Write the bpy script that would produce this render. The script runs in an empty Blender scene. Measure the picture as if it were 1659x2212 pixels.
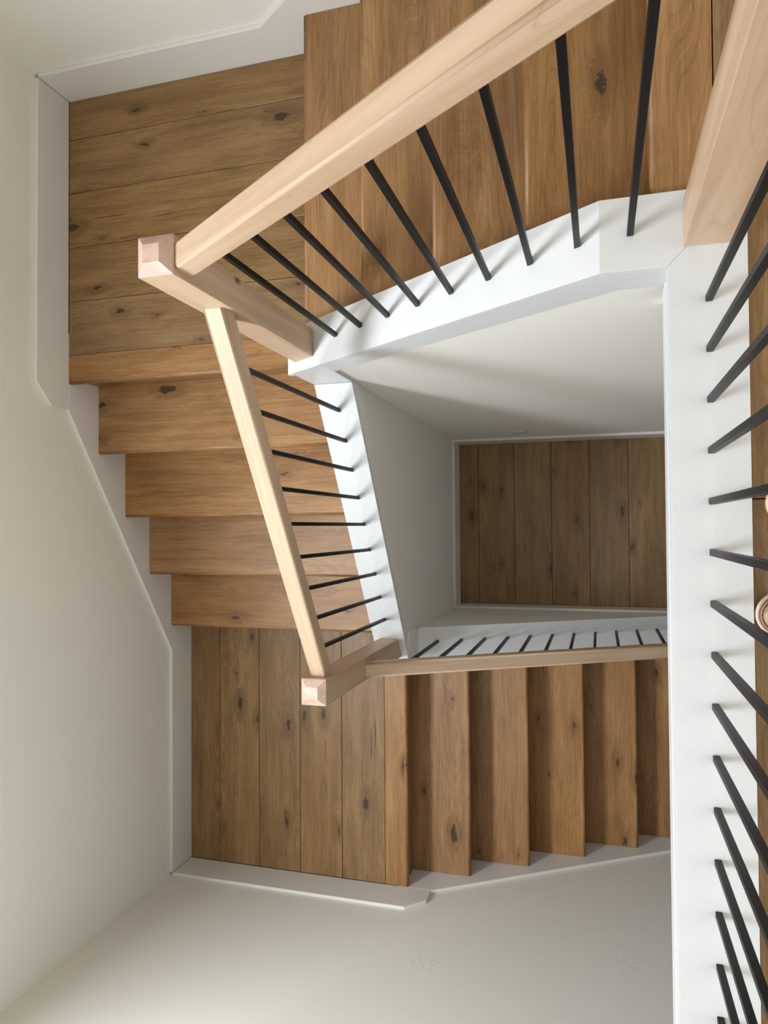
import bpy, bmesh, math, random
from mathutils import Matrix, Vector, Euler
random.seed(7)
C = bpy.context.scene.collection
sc = bpy.context.scene

# ------------------------------------------------------------------ camera
CAM_Z = 1.5317
cd = bpy.data.cameras.new('camera'); cam = bpy.data.objects.new('camera', cd); C.objects.link(cam)
cd.sensor_fit = 'VERTICAL'; cd.sensor_height = 36.0; cd.lens = 36.0 * 1563.2 / 2212.0
cd.clip_start = 0.02
ROT = (Matrix.Rotation(0.289048, 4, 'Y') @ Matrix.Rotation(0.021286, 4, 'X') @ Matrix.Rotation(-0.00659, 4, 'Z'))
cam.matrix_world = Matrix.Translation((0, 0, CAM_Z)) @ ROT
sc.camera = cam

# ------------------------------------------------------------------ world, lights, exposure
w = bpy.data.worlds.new('world'); sc.world = w; w.use_nodes = True
w.node_tree.nodes['Background'].inputs[0].default_value = (0.80, 0.90, 1.0, 1)
w.node_tree.nodes['Background'].inputs[1].default_value = 1.0

def area(name, loc, aim, sx, sy, power, col, spread=180):
    l = bpy.data.lights.new(name, 'AREA'); l.shape = 'RECTANGLE'; l.size = sx; l.size_y = sy
    l.energy = power; l.color = col; l.spread = math.radians(spread)
    o = bpy.data.objects.new(name, l); C.objects.link(o); o.location = loc
    o.rotation_euler = (Vector(aim) - Vector(loc)).to_track_quat('-Z', 'Y').to_euler()
    return o
# daylight: stair window high in the left wall; overhead and upper-room panels are added fill
area('window_daylight', (-2.30, -0.72, 1.15), (-1.30, -0.72, 0.15), 0.95, 0.50, 88, (0.92, 0.975, 1.04))
area('overhead_fill', (-0.70, -0.5, 2.40), (-0.70, -0.5, 0), 2.0, 1.6, 10, (1.0, 0.985, 0.95))  # unseen ceiling panel, added as soft fill from above
area('room_fill', (3.4, 0.0, 1.2), (0, 0.0, 1.0), 3.0, 1.8, 48, (1.0, 0.965, 0.91))  # unseen panel added to brighten the left and back walls
area('lower_room_daylight', (3.4, 0.0, -1.5), (0, 0.0, -1.9), 2.6, 1.6, 8, (0.95, 0.98, 1.05))

sc.view_settings.view_transform = 'Standard'; sc.view_settings.look = 'None'
sc.view_settings.exposure = 0.18; sc.view_settings.gamma = 1.0; sc.view_settings.use_curve_mapping = False
sc.cycles.use_denoising = True
sc.cycles.max_bounces = 12; sc.cycles.diffuse_bounces = 8

# ------------------------------------------------------------------ materials
class NT:
    def __init__(s, name):
        s.m = bpy.data.materials.new(name); s.m.use_nodes = True
        s.t = s.m.node_tree; s.n = s.t.nodes; s.b = s.n['Principled BSDF']
    def new(s, typ, **kw):
        n = s.n.new(typ)
        for k, v in kw.items(): setattr(n, k, v)
        return n
    def link(s, a, b): s.t.links.new(a, b)
    def _set(s, sock, v):
        if hasattr(v, 'is_output') or isinstance(v, bpy.types.NodeSocket): s.link(v, sock)
        else: sock.default_value = v
    def math(s, op, a, b=0.0, c=None, clamp=False):
        n = s.new('ShaderNodeMath', operation=op); n.use_clamp = clamp
        s._set(n.inputs[0], a); s._set(n.inputs[1], b)
        if c is not None: s._set(n.inputs[2], c)
        return n.outputs[0]
    def comb(s, x, y, z=0.0):
        n = s.new('ShaderNodeCombineXYZ')
        for i, v in enumerate((x, y, z)): s._set(n.inputs[i], v)
        return n.outputs[0]
    def noise(s, vec, scale, detail=2.0, rough=0.5, dist=0.0):
        n = s.new('ShaderNodeTexNoise'); s.link(vec, n.inputs['Vector'])
        n.inputs['Scale'].default_value = scale; n.inputs['Detail'].default_value = detail
        n.inputs['Roughness'].default_value = rough; n.inputs['Distortion'].default_value = dist
        return n.outputs['Fac']
    def smooth(s, v, a, b, to0=0.0, to1=1.0):
        n = s.new('ShaderNodeMapRange', interpolation_type='SMOOTHSTEP')
        s._set(n.inputs['Value'], v)
        for k, x in zip(('From Min', 'From Max', 'To Min', 'To Max'), (a, b, to0, to1)): n.inputs[k].default_value = x
        return n.outputs['Result']
    def mix(s, f, a, b, mode='MIX'):
        n = s.new('ShaderNodeMix', data_type='RGBA', blend_type=mode)
        s._set(n.inputs[0], f); s._set(n.inputs[6], a); s._set(n.inputs[7], b)
        return n.outputs[2]
    def bump(s, h, strength, dist):
        n = s.new('ShaderNodeBump'); n.inputs['Strength'].default_value = strength
        n.inputs['Distance'].default_value = dist; s.link(h, n.inputs['Height'])
        s.link(n.outputs[0], s.b.inputs['Normal'])

def paint(name, col, rough=0.5, relief=0.0, trowel=0.0, spec=0.4):
    k = NT(name); b = k.b
    tc = k.new('ShaderNodeTexCoord'); v = tc.outputs['Object']
    soft = k.noise(v, 1.3, 3, 0.6)
    c = k.mix(k.smooth(soft, 0.3, 0.7), (*[x * 0.985 for x in col], 1), (*col, 1))
    k.link(c, b.inputs['Base Color'])
    b.inputs['Roughness'].default_value = rough; b.inputs['Specular IOR Level'].default_value = spec
    h = k.noise(v, 190, 2, 0.6)
    h = k.math('MULTIPLY', h, relief)
    if trowel:
        n1 = k.noise(v, 26, 3, 0.55, 1.2)
        patch = k.smooth(k.noise(v, 2.6, 2, 0.5), 0.60, 0.70)
        ridge = k.smooth(n1, 0.55, 0.62)
        h = k.math('ADD', h, k.math('MULTIPLY', k.math('MULTIPLY', ridge, patch), trowel))
    k.bump(h, 0.5, 0.004)
    return k.m

def oak(name, dark, mid, light, knots=1.0, rough=0.42, contrast=1.0):
    """grain along local X; every object gets its own cut of the board from its random number"""
    k = NT(name); b = k.b
    tc = k.new('ShaderNodeTexCoord'); sep = k.new('ShaderNodeSeparateXYZ'); k.link(tc.outputs['Object'], sep.inputs[0])
    oi = k.new('ShaderNodeObjectInfo'); rnd = oi.outputs['Random']
    x = k.math('ADD', sep.outputs[0], k.math('MULTIPLY', rnd, 61.0))
    y = k.math('ADD', k.math('ADD', sep.outputs[1], sep.outputs[2]), k.math('MULTIPLY', rnd, 37.0))
    # knots
    vo = k.new('ShaderNodeTexVoronoi', voronoi_dimensions='2D', feature='F1')
    kx = k.math('MULTIPLY', x, 2.3); ky = k.math('MULTIPLY', y, 5.6)
    wob = k.noise(k.comb(k.math('MULTIPLY', x, 22.0), k.math('MULTIPLY', y, 40.0)), 1.0, 3, 0.65)
    wob2 = k.noise(k.comb(k.math('MULTIPLY', x, 9.0), k.math('MULTIPLY', y, 70.0)), 1.0, 2, 0.6)
    kv = k.comb(k.math('ADD', kx, k.math('MULTIPLY', wob2, 0.16)), k.math('ADD', ky, k.math('MULTIPLY', wob, 0.20)))
    k.link(kv, vo.inputs['Vector']); vo.inputs['Scale'].default_value = 1.0
    d = vo.outputs['Distance']
    cs = k.new('ShaderNodeSeparateColor'); k.link(vo.outputs['Color'], cs.inputs[0])
    size = k.math('MULTIPLY', k.math('POWER', cs.outputs[0], 2.0), 0.080)     # core radius, most cells tiny
    core = k.smooth(k.math('SUBTRACT', d, size), -0.004, 0.030, 1.0, 0.0)
    halo = k.smooth(k.math('SUBTRACT', d, k.math('MULTIPLY', size, 2.2)), 0.0, 0.13, 1.0, 0.0)
    present = k.smooth(cs.outputs[1], 0.22, 0.26)
    core = k.math('MULTIPLY', k.math('MULTIPLY', core, present), knots)
    halo = k.math('MULTIPLY', k.math('MULTIPLY', halo, present), knots)
    # fibres, gently bent round the knots
    low = k.noise(k.comb(k.math('MULTIPLY', x, 0.8), k.math('MULTIPLY', y, 3.0)), 1.0, 2)
    yb = k.math('ADD', k.math('ADD', y, k.math('MULTIPLY', low, 0.07)), k.math('MULTIPLY', halo, 0.016))
    g1 = k.noise(k.comb(k.math('MULTIPLY', x, 7.0), k.math('MULTIPLY', yb, 150.0)), 1.0, 3, 0.62)
    g2 = k.noise(k.comb(k.math('MULTIPLY', x, 1.5), k.math('MULTIPLY', yb, 30.0)), 1.0, 3, 0.6)
    mott = k.noise(k.comb(k.math('MULTIPLY', x, 2.6), k.math('MULTIPLY', y, 9.0)), 1.0, 2)
    pore = k.noise(k.comb(k.math('MULTIPLY', x, 22.0), k.math('MULTIPLY', yb, 420.0)), 1.0, 2, 0.6)
    t = k.math('ADD', k.math('MULTIPLY', g1, 0.36), k.math('MULTIPLY', g2, 0.36))
    t = k.math('ADD', t, k.math('MULTIPLY', mott, 0.28))
    ramp = k.new('ShaderNodeValToRGB'); k.link(t, ramp.inputs[0])
    e = ramp.color_ramp.elements
    w0 = 0.19 / contrast
    e[0].position = 0.5 - w0; e[0].color = (*dark, 1); e[1].position = 0.5 + w0; e[1].color = (*light, 1)
    m = e.new(0.5); m.color = (*mid, 1)
    col = ramp.outputs[0]
    # growth ring arches, only in patches
    rv = k.math('ADD', k.noise(k.comb(k.math('MULTIPLY', x, 1.3), k.math('MULTIPLY', yb, 7.0)), 1.0, 1, 0.4), k.math('MULTIPLY', halo, 0.10))
    arch = k.math('PINGPONG', k.math('MULTIPLY', rv, 17.0), 0.5)
    patch = k.smooth(k.noise(k.comb(k.math('MULTIPLY', x, 1.1), k.math('MULTIPLY', y, 4.5)), 1.0, 1), 0.46, 0.60)
    line = k.math('MULTIPLY', k.smooth(arch, 0.0, 0.12, 1.0, 0.0), patch)
    col = k.mix(k.math('MULTIPLY', line, 0.30), col, (*[v * 0.75 for v in dark], 1))
    lite = k.math('MULTIPLY', k.smooth(arch, 0.40, 0.5, 0.0, 1.0), patch)
    col = k.mix(k.math('MULTIPLY', lite, 0.18), col, (*[min(1, v * 1.35) for v in light], 1))
    col = k.mix(k.smooth(pore, 0.60, 0.74, 0.0, 0.42), col, (*[min(1, v * 1.55) for v in light], 1))     # limed pores
    col = k.mix(k.smooth(pore, 0.26, 0.40, 0.42, 0.0), col, (*[v * 0.6 for v in dark], 1))
    # board to board tone
    hsv = k.new('ShaderNodeHueSaturation'); k.link(col, hsv.inputs['Color'])
    k.link(k.math('MULTIPLY_ADD', rnd, 0.14, 0.93), hsv.inputs['Value'])
    k.link(k.math('MULTIPLY_ADD', k.math('FRACT', k.math('MULTIPLY', rnd, 7.31)), 0.10, 0.95), hsv.inputs['Saturation'])
    col = hsv.outputs[0]
    col = k.mix(k.math('MULTIPLY', halo, 0.38), col, (*[v * 0.62 for v in dark], 1))
    # checks: thin dark splits along the grain
    ck = k.noise(k.comb(k.math('MULTIPLY', x, 2.4), k.math('MULTIPLY', yb, 80.0)), 1.0, 1)
    gate = k.smooth(k.noise(k.comb(k.math('MULTIPLY', x, 2.0), k.math('MULTIPLY', y, 7.0)), 1.0, 1), 0.57, 0.64)
    gate = k.math('MAXIMUM', gate, k.math('MULTIPLY', halo, 0.9))
    crack = k.math('MULTIPLY', k.smooth(ck, 0.69, 0.74), gate)
    col = k.mix(k.math('MULTIPLY', crack, 0.8), col, (0.022, 0.012, 0.006, 1))
    fill = k.smooth(k.noise(k.comb(k.math('MULTIPLY', x, 130.0), k.math('MULTIPLY', y, 170.0)), 1.0, 1), 0.62, 0.68)
    kcol = k.mix(fill, (0.030, 0.016, 0.009, 1), (*[v * 0.6 for v in light], 1))
    col = k.mix(k.math('MULTIPLY', core, 0.86), col, kcol)
    k.link(col, b.inputs['Base Color'])
    b.inputs['Roughness'].default_value = rough; b.inputs['Specular IOR Level'].default_value = 0.35
    h = k.math('SUBTRACT', k.math('MULTIPLY', g1, 0.5), k.math('MULTIPLY', core, 1.0))
    h = k.math('ADD', h, k.math('MULTIPLY', pore, 0.5))
    k.bump(h, 0.35, 0.0015)
    return k.m

def maple(name, col, col2, rough=0.45, knot=None):
    k = NT(name); b = k.b
    tc = k.new('ShaderNodeTexCoord'); sep = k.new('ShaderNodeSeparateXYZ'); k.link(tc.outputs['Object'], sep.inputs[0])
    oi = k.new('ShaderNodeObjectInfo'); rnd = oi.outputs['Random']
    x = k.math('ADD', sep.outputs[0], k.math('MULTIPLY', rnd, 31.0))
    y = k.math('ADD', sep.outputs[1], k.math('MULTIPLY', rnd, 17.0)); z = sep.outputs[2]
    v = k.comb(k.math('MULTIPLY', x, 1.2), k.math('MULTIPLY', y, 22.0), k.math('MULTIPLY', z, 22.0))
    g = k.noise(v, 1.0, 4, 0.6, 0.4)
    c = k.mix(k.smooth(g, 0.32, 0.68), (*col2, 1), (*col, 1))
    # thin cathedral lines
    lv = k.comb(k.math('MULTIPLY', x, 1.1), k.math('MULTIPLY', y, 9.0), k.math('MULTIPLY', z, 9.0))
    ln = k.noise(lv, 1.0, 1, 0.4)
    fr = k.math('PINGPONG', k.math('MULTIPLY', ln, 9.0), 0.5)
    c = k.mix(k.smooth(fr, 0.0, 0.035, 0.20, 0.0), c, (*[q * 0.55 for q in col2], 1))
    fleck = k.noise(k.comb(k.math('MULTIPLY', x, 30.0), k.math('MULTIPLY', y, 300.0), k.math('MULTIPLY', z, 300.0)), 1.0, 1)
    c = k.mix(k.smooth(fleck, 0.62, 0.75, 0.0, 0.15), c, (*[q * 0.7 for q in col2], 1))
    if knot:
        dx = k.math('MULTIPLY', k.math('SUBTRACT', sep.outputs[0], knot[0]), 0.62)
        dy = k.math('SUBTRACT', sep.outputs[1], knot[1]); dz = k.math('SUBTRACT', sep.outputs[2], knot[2])
        r2 = k.math('ADD', k.math('ADD', k.math('MULTIPLY', dx, dx), k.math('MULTIPLY', dy, dy)), k.math('MULTIPLY', dz, dz))
        dd = k.math('SQRT', r2)
        c = k.mix(k.smooth(dd, 0.006, 0.014, 0.75, 0.0), c, (0.20, 0.10, 0.055, 1))
        c = k.mix(k.smooth(dd, 0.0025, 0.0045, 0.9, 0.0), c, (0.035, 0.018, 0.012, 1))
    k.link(c, b.inputs['Base Color']); b.inputs['Roughness'].default_value = rough
    b.inputs['Specular IOR Level'].default_value = 0.35
    k.bump(g, 0.08, 0.001)
    return k.m

def plain(name, col, rough=0.5, metal=0.0, bump_scale=0, bump_s=0.2, var=0.0):
    k = NT(name); b = k.b
    tc = k.new('ShaderNodeTexCoord')
    n = k.noise(tc.outputs['Object'], bump_scale or 40, 4, 0.65)
    c = k.mix(k.smooth(n, 0.3, 0.7), (*[q * (1 - var) for q in col], 1), (*[min(1, q * (1 + var)) for q in col], 1))
    k.link(c, b.inputs['Base Color'])
    b.inputs['Roughness'].default_value = rough; b.inputs['Metallic'].default_value = metal
    if bump_scale: k.bump(n, bump_s, 0.002)
    return k.m

WALL = paint('wall_paint', (0.765, 0.75, 0.695), 0.62, 0.09, 0.28)
TRIM = paint('trim_paint', (0.62, 0.635, 0.64), 0.32, 0.06)
SKIRT = paint('skirting_paint', (0.70, 0.68, 0.645), 0.38, 0.06)
CEIL = paint('ceiling_paint', (0.80, 0.80, 0.79), 0.7, 0.3)
PLANK = oak('oak_plank', (0.118, 0.063, 0.024), (0.220, 0.130, 0.053), (0.325, 0.206, 0.097), 1.0)
TREAD = oak('oak_tread', (0.166, 0.078, 0.026), (0.282, 0.147, 0.055), (0.405, 0.232, 0.101), 1.0, 0.42, 1.15)
RISER = oak('oak_riser', (0.145, 0.070, 0.026), (0.245, 0.130, 0.052), (0.35, 0.202, 0.092), 0.7)
MAPLE = maple('maple', (0.55, 0.405, 0.285), (0.455, 0.312, 0.20))
MAPLE_KNOT = maple('maple_with_knot', (0.55, 0.405, 0.285), (0.455, 0.312, 0.20), 0.45, (0.214, 0.036, -0.0439))
MAPLE_END = maple('maple_end_grain', (0.54, 0.39, 0.325), (0.43, 0.29, 0.235), 0.55)
BLACK = plain('black_satin_steel', (0.004, 0.004, 0.0045), 0.42, 0.0, 60, 0.05, 0.2)
BLACK.node_tree.nodes['Principled BSDF'].inputs['Specular IOR Level'].default_value = 0.2
SUB = plain('subfloor', (0.05, 0.03, 0.018), 0.9)
SUEDE = plain('tan_nubuck', (0.36, 0.235, 0.135), 0.85, 0, 70, 0.5, 0.42)
WELT = plain('reddish_leather', (0.17, 0.075, 0.055), 0.6, 0, 90, 0.2, 0.2)
SOLE = plain('cream_rubber', (0.66, 0.49, 0.38), 0.6, 0, 120, 0.1, 0.06)
THREAD = plain('pale_thread', (0.62, 0.47, 0.36), 0.7)
PLASTIC = plain('white_plastic', (0.62, 0.61, 0.58), 0.4)
DARKP = plain('dark_slot', (0.05, 0.048, 0.045), 0.6)

# ------------------------------------------------------------------ builders
WM = {}
def base_mat(o): return WM.get(o.name, Matrix.Identity(4))
def mk(name, verts, faces, mat, parent=None, M=None, smooth=False, mesh=None):
    M = M or Matrix.Identity(4)
    me = bpy.data.meshes.new(name)
    Mi = M.inverted()
    me.from_pydata([tuple(Mi @ Vector(v)) for v in verts], [], faces)
    bm = bmesh.new(); bm.from_mesh(me); bmesh.ops.recalc_face_normals(bm, faces=bm.faces[:]); bm.to_mesh(me); bm.free()
    if smooth: me.polygons.foreach_set('use_smooth', [True] * len(me.polygons))
    me.materials.append(mat)
    o = bpy.data.objects.new(name, me); C.objects.link(o)
    o.matrix_basis = (base_mat(parent).inverted() @ M) if parent else M
    if parent: o.parent = parent
    WM[o.name] = M
    return o
def thing(name, label, cat, loc=(0, 0, 0), group=None):
    o = bpy.data.objects.new(name, None); C.objects.link(o); o.empty_display_size = 0.05
    o.location = loc; WM[o.name] = Matrix.Translation(loc)
    o['label'] = label; o['category'] = cat
    if group: o['group'] = group
    return o
def tag(o, label, cat, group=None):
    o['label'] = label; o['category'] = cat
    if group: o['group'] = group
    return o
def structure(o, label=None, cat=None):
    o['kind'] = 'structure'
    if label: o['label'] = label
    if cat: o['category'] = cat
    return o
BOXF = [(0, 1, 3, 2), (4, 6, 7, 5), (0, 4, 5, 1), (2, 3, 7, 6), (0, 2, 6, 4), (1, 5, 7, 3)]
AX = {'x': Matrix.Identity(4), 'y': Matrix.Rotation(math.pi / 2, 4, 'Z'), 'z': Matrix.Rotation(-math.pi / 2, 4, 'Y')}
def box(name, x0, x1, y0, y1, z0, z1, mat, parent=None, along='x', bev=0.0, seg=1):
    v = [(x, y, z) for x in (x0, x1) for y in (y0, y1) for z in (z0, z1)]
    M = Matrix.Translation(((x0 + x1) / 2, (y0 + y1) / 2, (z0 + z1) / 2)) @ AX[along]
    o = mk(name, v, BOXF, mat, parent, M)
    if bev: bevel(o, bev, seg)
    return o
def bevel(o, off, seg=1):
    bm = bmesh.new(); bm.from_mesh(o.data)
    bmesh.ops.bevel(bm, geom=bm.edges[:], offset=off, segments=seg, profile=0.5, affect='EDGES')
    bm.to_mesh(o.data); bm.free()
def prism(name, poly, axis, a0, a1, mat, parent=None, bev=0.0, M=None):
    """poly: 2D outline in the plane across `axis` (x: (y,z); y: (x,z); z: (x,y))"""
    def P(p, a):
        return {'x': (a, p[0], p[1]), 'y': (p[0], a, p[1]), 'z': (p[0], p[1], a)}[axis]
    n = len(poly)
    v = [P(p, a0) for p in poly] + [P(p, a1) for p in poly]
    f = [tuple(range(n))[::-1], tuple(range(n, 2 * n))] + [(i, (i + 1) % n, n + (i + 1) % n, n + i) for i in range(n)]
    cx = sum(p[0] for p in poly) / n; cz = sum(p[1] for p in poly) / n
    M = M or Matrix.Translation(P((cx, cz), (a0 + a1) / 2))
    o = mk(name, v, f, mat, parent, M)
    if bev: bevel(o, bev)
    return o
def frame(l, d, origin):
    l = Vector(l); d = Vector(d); z = l.cross(d)
    M = Matrix((l, d, z)).transposed().to_4x4()
    return Matrix.Translation(origin) @ M
def nosed_board(name, M, L, depth, th, mat, parent, rad=0.011):
    """local x = length, local y = towards the nose (nose at y=0), top at z=0"""
    pr = [(-depth, -th), (-depth, 0.0)]
    for i in range(5):
        a = math.pi / 2 * (1 - i / 4); pr.append((-rad + rad * math.cos(a), -rad + rad * math.sin(a)))
    for i in range(4):
        a = -math.pi / 2 * (i + 1) / 4 ; pr.append((-rad + rad * math.cos(a), -th + rad + rad * math.sin(a)))
    n = len(pr); v = [(-L / 2, p[0], p[1]) for p in pr] + [(L / 2, p[0], p[1]) for p in pr]
    f = [tuple(range(n))[::-1], tuple(range(n, 2 * n))] + [(i, (i + 1) % n, n + (i + 1) % n, n + i) for i in range(n)]
    o = mk(name, [M @ Vector(p) for p in v], f, mat, parent, M)
    for p in o.data.polygons: p.use_smooth = len(p.vertices) == 4 and p.area < 0.012 * L
    return o

# ------------------------------------------------------------------ measurements (metres, upper floor z = 0)
R = 0.185
Z1, Z2, ZL = -0.925, -1.85, -2.96            # first landing, second landing, lower floor
XL, YB_, YT = -2.072, -1.721, 1.761          # skirting faces
T = 0.016
WX, WYB, WYT = XL - T, YB_ - T, YT + T       # wall faces
G1, G2, G3 = 0.2651, 0.2702, 0.2687
XM0, YN0, XN0 = -0.9554, 0.5935, -0.8967     # first noses
C1I, C1O = 0.511, 0.660                      # cap edges of the three half walls
C2I, C2O = -0.838, -0.983
C3I, C3O = -0.479, -0.622
CUX0, CUX1, CUZ = 0.1353, 0.2795, 0.012      # curb
def cap1(x): return min(CUZ, (x - XM0) * R / G1 + Z1 + R + 0.080)
def cap2(y): return Z1 - (YN0 - y) * R / G2 + 0.080
def cap3(x): return -1.835 - (x + 0.83) * 0.639
B1I, B1O = 0.530, 0.652                      # half wall bodies
B2I, B2O = -0.852, -0.976
B3I, B3O = -0.490, -0.614
X_KNEE = (CUZ - 0.08 - Z1 - R) * G1 / R + XM0

# ------------------------------------------------------------------ room shell
RX = 3.5; CZ = 2.44
def wall_with_opening(name, axis, face, out, a0, a1, z0, z1, oa0, oa1, oz0, oz1):
    e = bpy.data.objects.new(name, None); C.objects.link(e); e['kind'] = 'structure'
    lo, hi = min(face, out), max(face, out)
    for (p0, p1, q0, q1) in ((a0, a1, z0, oz0), (a0, a1, oz1, z1), (a0, oa0, oz0, oz1), (oa1, a1, oz0, oz1)):
        if axis == 'x': box('wall_section', lo, hi, p0, p1, q0, q1, WALL, e)
        else: box('wall_section', p0, p1, lo, hi, q0, q1, WALL, e)
    return e
wall_with_opening('wall_left', 'x', WX, WX - 0.12, WYB - 0.12, WYT + 0.12, ZL - 0.1, CZ + 0.1, -1.36, -0.08, 0.35, 1.60)
structure(box('wall_back', WX, RX, WYT, WYT + 0.12, ZL - 0.1, CZ + 0.1, WALL))
structure(box('wall_front', WX, RX, WYB - 0.12, WYB, ZL - 0.1, CZ + 0.1, WALL))
structure(box('wall_right', RX, RX + 0.12, WYB - 0.12, WYT + 0.12, ZL - 0.1, CZ + 0.1, WALL))
structure(box('ceiling', WX, RX, WYB, WYT, CZ, CZ + 0.1, CEIL))
structure(box('ceiling_lower', 0.156, RX, WYB, WYT, -0.30, -0.26, CEIL))
win = bpy.data.objects.new('window_1', None); C.objects.link(win); win['kind'] = 'structure'
for (a, b_, c, d) in ((-1.36, -0.08, 0.35, 0.39), (-1.36, -0.08, 1.56, 1.60), (-1.36, -1.32, 0.39, 1.56), (-0.12, -0.08, 0.39, 1.56)):
    box('window_frame', WX - 0.08, WX - 0.03, a, b_, c, d, TRIM, win)
box('window_sill', WX - 0.03, WX + 0.03, -1.41, -0.03, 0.32, 0.35, TRIM, win)

# ------------------------------------------------------------------ floors of separate planks
def floor_base(name, x0, x1, y0, y1, z):
    return structure(box(name, x0, x1, y0, y1, z - 0.26 if z == 0 else z - 0.12, z - 0.016, SUB))
PG = 0.0011
fl = floor_base('floor_lower', WX, RX, WYB, WYT, ZL)
seams = [-0.835, -0.721] + [-0.721 + 0.2219 * i for i in range(1, 20)]
for i in range(len(seams) - 1):
    a, b_ = seams[i], min(seams[i + 1], RX)
    if a > 1.4: break
    y0, y1 = (-0.474, 0.514) if b_ < 0.5 else (WYB, 0.514)
    box('plank', a + PG, b_ - PG, y0, y1, ZL - 0.016, ZL, PLANK, fl, 'y', 0.0012)
fu = floor_base('floor', 0.158, RX, WYB, WYT, 0.0)
# upper floor: a nosing board at the stair head and planks beside the curb
nosed_board('nosing', frame((0, 1, 0), (-1, 0, 0), (XM0 + 4 * G1, (C1O + YT) / 2, 0)), YT - C1O - 0.003, 0.1185, 0.03, TREAD, fu)
box('plank', 0.2815, 0.4485 - PG, 0.05 + PG, C1O - 0.02, -0.016, 0, PLANK, fu, 'y', 0.0012)
box('plank', 0.2815, 0.4485 - PG, WYB, 0.05 - PG, -0.016, 0, PLANK, fu, 'y', 0.0012)
box('plank', 0.2262, 0.4485 - PG, C1O + 0.004, WYT, -0.016, 0, PLANK, fu, 'y', 0.0012)
for i in range(9):
    a = 0.4485 + 0.2225 * i
    ys = -0.7 if i % 2 else 0.6
    box('plank', a + PG, a + 0.2225 - PG, WYB, ys - PG, -0.016, 0, PLANK, fu, 'y', 0.0012)
    box('plank', a + PG, a + 0.2225 - PG, ys + PG, WYT, -0.016, 0, PLANK, fu, 'y', 0.0012)

# ------------------------------------------------------------------ landings
l1 = thing('stair_landing', 'upper oak landing of six wide boards below the orange treads', 'landing', ((XL + C2O) / 2, 1.1, Z1 - 0.2), 'oak landings of the staircase')
box('subfloor', WX + 0.002, B1O - 1.63, 0.63, WYT - 0.002, Z1 - 0.0298, Z1 - 0.0165, SUB, l1)
ys = [YT - 0.0015, 1.598, 1.377, 1.152, 0.929, 0.711]
for i in range(5):
    box('plank', XL + 0.0015, -0.93, ys[i + 1] + PG, ys[i] - PG, Z1 - 0.016, Z1, PLANK, l1, 'x', 0.0012)
nosed_board('nosing', frame((-1, 0, 0), (0, -1, 0), ((XL + C2O) / 2, YN0, Z1)), C2O - XL - 0.003, 0.711 - YN0 - PG, 0.03, TREAD, l1)
l2 = thing('stair_landing', 'lower oak landing of six boards in the corner by the front wall', 'landing', (-1.5, -1.1, Z2 - 0.2), 'oak landings of the staircase')
box('subfloor', WX + 0.002, -0.937, WYB + 0.002, B3O, Z2 - 0.0298, Z2 - 0.0165, SUB, l2)
xs = [XL + 0.0015, -1.903, -1.678, -1.453, -1.231, -1.01]
for i in range(5):
    box('plank', xs[i] + PG, xs[i + 1] - PG, YB_ + 0.0015, YN0 - 4 * G2 + 0.04, Z2 - 0.016, Z2, PLANK, l2, 'y', 0.0012)
nosed_board('nosing', frame((0, -1, 0), (1, 0, 0), (XN0, (YB_ + C3O) / 2, Z2)), C3O - YB_ - 0.003, XN0 + 1.01 - PG, 0.03, TREAD, l2)

# ------------------------------------------------------------------ flights
def flight(label, n, l, d, first, L, g, mid_len, loc):
    t = thing('stair_flight', label, 'stairs', loc, 'oak stair flights')
    d = Vector(d); up = Vector((0, 0, 1))
    for k in range(n):
        p = Vector(first) + d * (g * k) - up * (R * k)
        if k > 0:
            nosed_board('tread', frame(l, d, p), L, g + 0.034, 0.030, TREAD, t)
        # riser under this nose, down to the tread below
        q = p - d * 0.022
        M = frame(l, d, q - up * (0.030 + (R - 0.030) / 2))
        v = [M @ Vector((sx * L / 2, y, z)) for sx in (-1, 1) for y in (-0.014, 0) for z in (-(R - 0.030) / 2, (R - 0.030) / 2)]
        mk('riser', v, BOXF, RISER, t, M)
    return t
L1 = YT - C1O - 0.001
# flight one descends to the left from the upper floor; its first nose is the upper floor's nosing board
flight('top oak flight beneath the longest pale handrail, descending left', 5, (0, 1, 0), (-1, 0, 0), (XM0 + 4 * G1, (YT + C1O) / 2, 0), L1 - 0.004, G1, 0, (-0.4, 1.2, -0.6))
flight('middle oak flight along the left wall, between the two landings', 5, (-1, 0, 0), (0, -1, 0), ((XL + C2O) / 2, YN0, Z1), C2O - XL - 0.004, G2, 0, (-1.5, 0, -1.5))
flight('bottom oak flight descending right from the lower landing, with shaded risers', 6, (0, -1, 0), (1, 0, 0), (XN0, (YB_ + C3O) / 2, Z2), C3O - YB_ - 0.004, G3, 0, (-0.3, -1.2, -2.6))

# ------------------------------------------------------------------ skirting boards
BBH = 0.174
structure(prism('baseboard_left', [(YT, Z1 + 0.0005), (YT, Z1 + BBH), (0.573, Z1 + BBH), (0.490, Z1 + BBH - 0.083), (0.490, Z1 + 0.0005)], 'x', WX + 0.0005, XL, SKIRT, bev=0.0012))
structure(prism('baseboard_left', [(0.80, -0.9255), (0.4885, -0.9255), (-0.611, -1.674), (YB_, -1.674), (YB_, Z2 - 0.016), (-1.0, Z2 - 0.016), (-1.0, Z2 - 0.25), (-0.45, Z2 - 0.25), (0.489, -1.40), (0.80, -1.40)], 'x', WX + 0.0005, XL, SKIRT, bev=0.0012))
structure(prism('baseboard_back', [(XL, Z1 - 0.016), (XL, Z1 + BBH), (-1.122, Z1 + BBH), (0.14, Z1 + BBH + 1.262 * 0.698), (0.14, -0.3), (-0.85, Z1 - 0.016)], 'y', YT, WYT - 0.0005, SKIRT, bev=0.0012))
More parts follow.
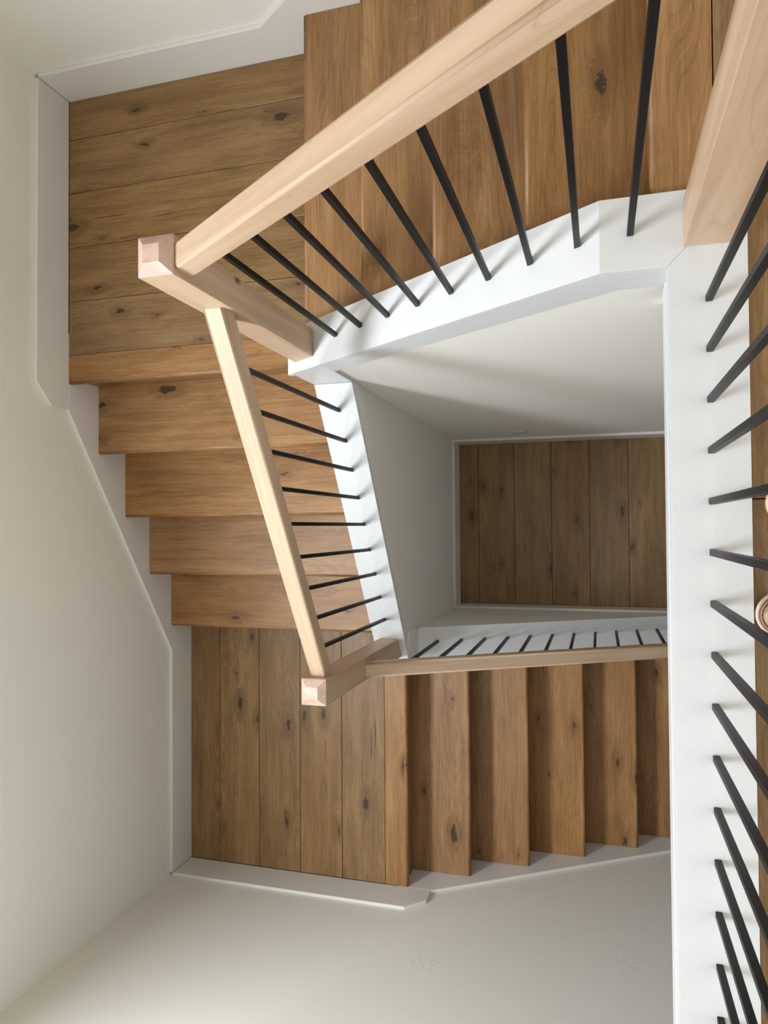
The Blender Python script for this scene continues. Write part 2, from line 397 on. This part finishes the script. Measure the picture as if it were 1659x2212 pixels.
structure(prism('baseboard_front', [(XL, Z2 + 0.0005), (XL, Z2 + 0.177), (-0.871, Z2 + 0.177), (-0.787, Z2 + 0.095), (-0.786, Z2 + 0.0005)], 'y', WYB + 0.0005, YB_, SKIRT, bev=0.0012))
structure(prism('baseboard_front', [(-0.95, -1.8505), (-0.785, -1.8505), (0.74, -2.887), (0.74, ZL), (0.2, ZL), (-0.95, -2.25)], 'y', WYB + 0.0005, YB_, SKIRT, bev=0.0012))
structure(box('baseboard_well_back', -0.8358, 1.3, 0.514, 0.5295, ZL, ZL + BBH, SKIRT, bev=0.0012))
structure(box('baseboard_well_left', B2I + 0.0005, -0.836, B3I + 0.0005, 0.5295, ZL, ZL + BBH, SKIRT, bev=0.0012))
structure(box('baseboard_well_front', -0.8358, 0.74, B3I + 0.0005, -0.475, ZL, ZL + BBH, SKIRT, bev=0.0012))

# ------------------------------------------------------------------ half walls beside the flights
h1 = thing('stair_parapet', 'white half wall with sloping cap beside the top flight', 'parapet', (-0.4, 0.585, ZL), 'white capped half walls')
xa, xb = B2O, 1.3
prism('wall_body', [(xa, ZL), (xa, cap1(xa) - 0.023), (X_KNEE, CUZ - 0.023), (CUX1 - 0.01, CUZ - 0.023), (CUX1 - 0.01, -0.27), (xb, -0.305), (xb, ZL)], 'y', B1I, B1O, WALL, h1)
def cap_profile(x0, x1, f, th): return [(x0, f(x0)), (x1, f(x1)), (x1, f(x1) - th), (x0, f(x0) - th)]
xe = -0.990
prism('cap', [(xe, cap1(xe)), (X_KNEE, CUZ), (X_KNEE, CUZ - 0.024), (xe, cap1(xe) - 0.024)], 'y', C1I, C1O, TRIM, h1, 0.0003)
prism('bead', [(xe + 0.004, cap1(xe + 0.004) - 0.0245), (X_KNEE, CUZ - 0.0243), (CUX0 + 0.004, CUZ - 0.0222), (CUX0 + 0.004, CUZ - 0.034), (X_KNEE + 0.009, CUZ - 0.034), (xe + 0.004, cap1(xe + 0.004) - 0.038)], 'y', C1I + 0.004, B1I, TRIM, h1)
xt = C2I
prism('apron_trim', [(xt, cap1(xt) - 0.0385), (X_KNEE + 0.009, CUZ - 0.0345), (CUX0 + 0.012, CUZ - 0.0345), (CUX0 + 0.012, -0.135), (X_KNEE + 0.04, -0.135), (xt, cap1(xt) - 0.140)], 'y', 0.519, B1I, TRIM, h1, 0.001)
lev = prism('cap', [(X_KNEE + 0.0001, C1I), (CUX0 - 0.0002, C1I), (CUX1 - 0.0002, C1O), (X_KNEE + 0.0001, C1O)], 'z', CUZ - 0.022, CUZ, TRIM, h1, 0.0003)
# boxed corner under the first newel: its near face drops from the sloping cap to the next half wall
prism('corner_box', [(C2O - 0.002, -0.906), (C2O - 0.002, cap1(C2O) - 0.0385), (C2I - 0.0005, cap1(C2I) - 0.0385), (C2I - 0.0005, -0.906)], 'y', 0.519, B1I, TRIM, h1)
box('end_board', C2O - 0.006, B2O, 0.531, B1O, Z1 + 0.0006, cap1(C2O) - 0.0385, TRIM, h1)

h2 = thing('stair_parapet', 'white half wall with sloping cap beside the middle flight', 'parapet', (-0.91, 0, ZL), 'white capped half walls')
ya, yb = -0.622, 0.5185
prism('wall_body', [(yb + 0.011, ZL), (yb + 0.011, cap2(yb) - 0.023), (ya + 0.01, cap2(ya) - 0.023), (ya + 0.01, ZL)], 'x', B2O, B2I, WALL, h2)
prism('cap', [(yb - 0.0005, cap2(yb)), (ya, cap2(ya)), (ya, cap2(ya) - 0.022), (yb - 0.0005, cap2(yb) - 0.022)], 'x', C2O, C2I, TRIM, h2, 0.0012)
prism('apron_trim', [(B1I - 0.0005, cap2(B1I) - 0.0225), (-0.4795, cap2(-0.4795) - 0.0225), (-0.4795, cap2(-0.4795) - 0.125), (B1I - 0.0005, cap2(B1I) - 0.125)], 'x', B2I, C2I - 0.006, WALL, h2, 0.001)
box('corner_box', B2I, C2I - 0.006, B3O - 0.004, -0.480, -1.842, cap2(-0.4795) - 0.126, WALL, h2)
box('corner_core', B2I, C2I, B3O, B3I, ZL, -1.8425, WALL, h2)

h3 = thing('stair_parapet', 'white half wall with sloping cap beside the bottom flight', 'parapet', (0, -0.55, ZL), 'white capped half walls')
x0, x1 = C2I + 0.0002, 0.74
prism('wall_body', [(x0, ZL), (x0, cap3(x0) - 0.023), (x1, cap3(x1) - 0.023), (x1, ZL)], 'y', B3O, B3I, WALL, h3)
prism('cap', cap_profile(C2I + 0.003, 0.76, cap3, 0.022), 'y', C3O, C3I, TRIM, h3, 0.0012)
prism('apron_trim', cap_profile(C2I + 0.003, 0.74, lambda x: cap3(x) - 0.0225, 0.09), 'y', B3I, -0.484, WALL, h3, 0.001)

# curb along the edge of the upper floor
h4 = thing('balustrade_plinth', 'long flat white curb at the edge of the upper floor, beside the boots', 'curb', (0.2, -0.5, -0.26), None)
cyb = WYB + 0.001; cyt = C1O - 0.0005
prism('cap', [(CUX0 + 0.0004, cyb), (CUX1, cyb), (CUX1, C1O - 0.0003), (CUX0 + 0.0002, C1I - 0.0003)], 'z', CUZ - 0.022, CUZ, TRIM, h4, 0.0003)
box('bead', CUX0 + 0.003, 0.157, cyb, C1I + 0.003, CUZ - 0.034, CUZ - 0.0225, TRIM, h4, 'y')
box('fascia_board', CUX0 + 0.007, 0.1555, cyb, 0.5185, -0.098, CUZ - 0.0345, TRIM, h4, 'y', 0.001)
box('fascia_board', CUX0 + 0.0045, 0.1555, cyb, 0.5185, -0.165, -0.0985, TRIM, h4, 'y', 0.001)
box('curb_core', 0.1565, CUX1 - 0.002, cyb, B1I - 0.001, -0.016, CUZ - 0.0225, SUB, h4)

# ------------------------------------------------------------------ newel posts
NH = 0.0439
def newel(label, cx, cy, top, basef, mat=MAPLE):
    t = thing('newel_post', label, 'post', (cx, cy, basef(cx, cy)), 'pale maple newel posts')
    v = []
    for x in (cx - NH, cx + NH):
        for y in (cy - NH, cy + NH):
            v += [(x, y, basef(x, y) + 0.0004), (x, y, top)]
    M = Matrix.Translation((cx, cy, top - 0.5)) @ AX['z']
    o = mk('shaft', v, BOXF, mat, t, M); bevel(o, 0.0018, 2)
    i = 0.0240; hgt = 0.018; q = NH - 0.0010
    vv = [(cx + sx * q, cy + sy * q, top + 0.0002) for sx, sy in ((-1, -1), (1, -1), (1, 1), (-1, 1))] + \
         [(cx + sx * (NH - i), cy + sy * (NH - i), top + hgt) for sx, sy in ((-1, -1), (1, -1), (1, 1), (-1, 1))]
    ff = [(3, 2, 1, 0), (4, 5, 6, 7)] + [(j, (j + 1) % 4, 4 + (j + 1) % 4, 4 + j) for j in range(4)]
    mk('post_top', vv, ff, MAPLE_END, t, Matrix.Translation((cx, cy, top)) @ AX['z'])['label'] = 'pinkish end grain top with four chamfers'
    return t
N1 = (-0.909, 0.588); N2 = (-0.911, -0.543); N3 = (0.2085, 0.590)
newel('pale maple newel post at the upper landing, its chamfered top beside the longest handrail', N1[0], N1[1], 0.189, lambda x, y: cap1(x), MAPLE_KNOT)
newel('pale maple newel post at the lower landing, its square top facing up', N2[0], N2[1], -0.704, lambda x, y: cap2(y))
newel('pale maple newel post on the white curb corner, cut off by the picture edge', N3[0], N3[1], 1.06, lambda x, y: CUZ)

# ------------------------------------------------------------------ railings: rail + square black balusters
RW = 0.0285
def rail(name, a, b, hw, ht, parent, side):
    """plumb-cut rail from a to b (points on the centre of its top face); side = horizontal unit across"""
    a, b, s = Vector(a), Vector(b), Vector(side)
    rad = 0.0075; prof = []
    for (cx, cz, a0) in ((hw - rad, -rad, 0), (-hw + rad, -rad, 90), (-hw + rad, -ht + rad, 180), (hw - rad, -ht + rad, 270)):
        for i in range(4):
            t = math.radians(a0 + 30 * i); prof.append((cx + rad * math.cos(t), cz + rad * math.sin(t)))
    n = len(prof)
    v = [a + s * p[0] + Vector((0, 0, p[1])) for p in prof] + [b + s * p[0] + Vector((0, 0, p[1])) for p in prof]
    f = [tuple(range(n))[::-1], tuple(range(n, 2 * n))] + [(i, (i + 1) % n, n + (i + 1) % n, n + i) for i in range(n)]
    dx = (b - a).normalized(); up = dx.cross(s) if dx.cross(s).z > 0 else s.cross(dx)
    yy = up.cross(dx)
    M = Matrix((dx, yy, up)).transposed().to_4x4(); M = Matrix.Translation((a + b) / 2) @ M
    o = mk(name, v, f, MAPLE, parent, M)
    for p in o.data.polygons: p.use_smooth = len(p.vertices) == 4 and p.area < 0.006 * (b - a).length
    return o
BH = 0.0063
def baluster(x, y, zb, zt, parent, slope=(0, 0)):
    """square bar; its foot and head follow the slope of cap and rail"""
    v = []
    for sx in (-1, 1):
        for sy in (-1, 1):
            px, py = x + sx * BH, y + sy * BH
            dz = slope[0] * sx * BH + slope[1] * sy * BH
            v += [(px, py, zb + dz + 0.0004), (px, py, zt + dz)]
    o = mk('baluster', v, BOXF, BLACK, parent, Matrix.Translation((x, y, zb)))
    bevel(o, 0.0008)
    return o

# rail of the top flight
r1 = thing('stair_railing', 'black square balusters under the longest pale handrail, beside the top flight', 'railing', (-0.4, 0.586, -0.3), 'maple and black steel railings')
t1 = lambda x: 0.183 + 0.690 * (x + 0.866)
rail('handrail', (N1[0] + NH + 0.0005, 0.587, t1(N1[0] + NH)), (N3[0] - NH - 0.0005, 0.587, t1(N3[0] - NH)), RW, 0.068, r1, (0, 1, 0))
for k in range(9):
    x = -0.761 + 0.1034 * k
    baluster(x, 0.586, cap1(x), t1(x) - 0.0685, r1, (R / G1 if x < X_KNEE else 0, 0))
# rail of the middle flight
r2 = thing('stair_railing', 'black square balusters under the pale handrail between the two landings', 'railing', (-0.91, 0, -1.2), 'maple and black steel railings')
t2 = lambda y: -0.050 + 0.662 * (y - 0.544)
rail('handrail', (-0.9095, N1[1] - NH - 0.0005, t2(N1[1] - NH)), (-0.9095, N2[1] + NH + 0.0005, t2(N2[1] + NH)), RW, 0.066, r2, (1, 0, 0))
for k in range(9):
    y = 0.430 - 0.1043 * k
    baluster(-0.910, y, cap2(y), t2(y) - 0.0665, r2, (0, R / G2))
# rail of the bottom flight
r3 = thing('stair_railing', 'black square balusters under the lowest handrail, beside the bottom flight', 'railing', (0, -0.55, -2), 'maple and black steel railings')
t3 = lambda x: -1.120 - 0.630 * (x + 0.866)
rail('handrail', (N2[0] + NH + 0.0005, -0.549, t3(N2[0] + NH)), (0.70, -0.549, t3(0.70)), RW, 0.066, r3, (0, 1, 0))
for k in range(14):
    x = -0.751 + 0.1035 * k
    baluster(x, -0.549, cap3(x), t3(x) - 0.0665, r3, (-0.635, 0))
# rail along the curb (its handrail is above the picture)
r4 = thing('stair_railing', 'row of black square balusters on the white curb along the right edge', 'railing', (0.2085, -0.4, CUZ), 'maple and black steel railings')
rail('handrail', (0.2085, N3[1] - NH - 0.0005, 0.955), (0.2085, WYB + 0.0005, 0.955), RW, 0.068, r4, (1, 0, 0))
for k in range(22):
    y = 0.4410 - 0.0987 * k
    if y < WYB + 0.03: break
    baluster(0.2095, y, CUZ, 0.8865, r4)

# ------------------------------------------------------------------ wall outlet low on the well wall
o = thing('power_outlet', 'small white outlet plate above the skirting on the well wall', 'outlet', (-0.425, B1I, -2.55))
box('cover_plate', -0.461, -0.389, B1I - 0.008, B1I - 0.0005, -2.612, -2.484, PLASTIC, o, 'x', 0.002)
for zc in (-2.527, -2.569):
    rc = box('receptacle', -0.441, -0.409, B1I - 0.0105, B1I - 0.0082, zc - 0.014, zc + 0.014, PLASTIC, o, 'x', 0.002)
    for dx in (-0.006, 0.006):
        box('slot', -0.425 + dx - 0.001, -0.425 + dx + 0.001, B1I - 0.0108, B1I - 0.0101, zc - 0.003, zc + 0.006, DARKP, rc)

# ------------------------------------------------------------------ boots of the person taking the picture
def outline(s, w_scale=1.0, grow=0.0):
    """half width of a boot sole against s (0 toe .. 0.30 heel)"""
    L = 0.30
    t = min(max(s / L, 0), 1)
    toe = 0.047 * math.sqrt(max(0.0, 1 - (max(0, 0.19 - t) / 0.19) ** 2.0))
    mid = 0.047 - 0.014 * math.exp(-((t - 0.62) / 0.16) ** 2) - 0.006 * t
    heel = math.sqrt(max(0.0, 1 - (max(0, t - 0.90) / 0.10) ** 2))
    return (min(toe, mid) if t < 0.19 else mid) * heel * w_scale + (grow if 0 < t < 1 else 0)
def boot(label, tx, ty, yaw):
    t = thing('boot', label, 'boot', (tx, ty, 0), 'boots beside the curb')
    MM = Matrix.Translation((tx, ty, 0)) @ Matrix.Rotation(yaw, 4, 'Z')
    def ring(inset, z, N=28, lift=0.0):
        pts = []
        L = 0.30
        ss = [L * (0.5 - 0.5 * math.cos(math.pi * i / N)) for i in range(N + 1)]
        for s in ss: pts.append((inset + s * (L - 2 * inset) / L, -max(0.0015, outline(s) * (1 - inset / 0.05)), z))
        for s in ss[::-1][1:-1]: pts.append((inset + s * (L - 2 * inset) / L, max(0.0015, outline(s) * (1 - inset / 0.05)), z))
        return pts
    def loft(name, rings, mat, parent, smooth=True):
        n = len(rings[0]); v = [MM @ Vector(p) for r_ in rings for p in r_]
        f = [tuple(range(n))[::-1], tuple(range((len(rings) - 1) * n, len(rings) * n))]
        for j in range(len(rings) - 1):
            f += [(j * n + i, j * n + (i + 1) % n, (j + 1) * n + (i + 1) % n, (j + 1) * n + i) for i in range(n)]
        ob = mk(name, v, f, mat, parent, MM, smooth)
        ob.data.set_sharp_from_angle(angle=math.radians(45))
        return ob
    loft('sole', [ring(0.002, 0.0005), ring(0.0, 0.004), ring(0.0, 0.020), ring(0.0015, 0.0225)], SOLE, t)
    wl = loft('welt', [ring(0.0035, 0.0228), ring(0.0035, 0.0262), ring(0.0045, 0.0275)], WELT, t)
    # stitches round the welt, toe half only
    bm = bmesh.new(); pr = ring(0.0068, 0.0282, 60); n = len(pr)
    for i in range(0, n):
        a = Vector(pr[i]); b_ = Vector(pr[(i + 1) % n])
        if a.x > 0.2: continue
        L_ = (b_ - a).length
        if L_ < 0.0008: continue
        m_ = max(1, int(L_ / 0.004))
        for j in range(m_):
            p = a.lerp(b_, (j + 0.5) / m_); dv = (b_ - a).normalized()
            mt = MM @ Matrix.Translation(p) @ Matrix.Rotation(math.atan2(dv.y, dv.x) + 0.45, 4, 'Z') @ Matrix.Diagonal((0.0034, 0.0015, 0.0012, 1))
            bmesh.ops.create_cube(bm, size=1.0, matrix=mt)
    me = bpy.data.meshes.new('stitching'); bm.to_mesh(me); bm.free(); me.materials.append(THREAD)
    me.transform(MM.inverted())
    st = bpy.data.objects.new('stitching', me); C.objects.link(st); st.parent = wl; st['kind'] = 'stuff'
    # upper: toe box, vamp and shaft as one surface
    rings = []
    N = 28; L = 0.30
    def up_ring(x0, x1, hwf, z, tilt=0.0):
        ss = [0.5 - 0.5 * math.cos(math.pi * i / N) for i in range(N + 1)]
        pts = []
        for s in ss: pts.append((x0 + (x1 - x0) * s, -max(0.001, hwf(s)), z + tilt * s))
        for s in ss[::-1][1:-1]: pts.append((x0 + (x1 - x0) * s, max(0.001, hwf(s)), z + tilt * s))
        return pts
    def foot(k): return lambda s: outline(s * L) * k
    def oval(hw): return lambda s: hw * math.sqrt(max(0, 1 - (2 * s - 1) ** 2))
    rings = [ring(0.0105, 0.0277), up_ring(0.0125, 0.288, foot(0.80), 0.032), up_ring(0.0155, 0.288, foot(0.78), 0.042),
             up_ring(0.024, 0.288, foot(0.72), 0.054), up_ring(0.050, 0.288, foot(0.66), 0.062, 0.006),
             up_ring(0.095, 0.288, oval(0.038), 0.072, 0.01), up_ring(0.130, 0.287, oval(0.038), 0.088, 0.008),
             up_ring(0.160, 0.285, oval(0.040), 0.110), up_ring(0.165, 0.284, oval(0.043), 0.150), up_ring(0.166, 0.284, oval(0.045), 0.165)]
    ub = loft('upper', rings, SUEDE, t)
    up = [(0.083, 0.071), (0.103, 0.082), (0.122, 0.094), (0.140, 0.108)]
    for (x, z) in up:
        v = []; f = []
        K = 8
        for i in range(K + 1):
            yy = -0.026 + 0.052 * i / K; zz = z + 0.004 * (1 - (2 * i / K - 1) ** 2) - 0.005
            for j in range(6):
                a = math.pi / 3 * j; v.append(MM @ Vector((x + 0.003 * math.cos(a), yy, zz + 0.003 * math.sin(a))))
        for i in range(K):
            f += [(i * 6 + j, i * 6 + (j + 1) % 6, (i + 1) * 6 + (j + 1) % 6, (i + 1) * 6 + j) for j in range(6)]
        f += [tuple(range(6))[::-1], tuple(range(K * 6, K * 6 + 6))]
        mk('lace', v, f, WELT, t, MM, True)
    return t
boot('tan leather boot with a stitched welt, its round toe touching the curb', 0.2815, -0.172, 0.06)
boot('tan leather boot mostly outside the picture, only its toe edge showing', 0.303, 0.045, -0.10)
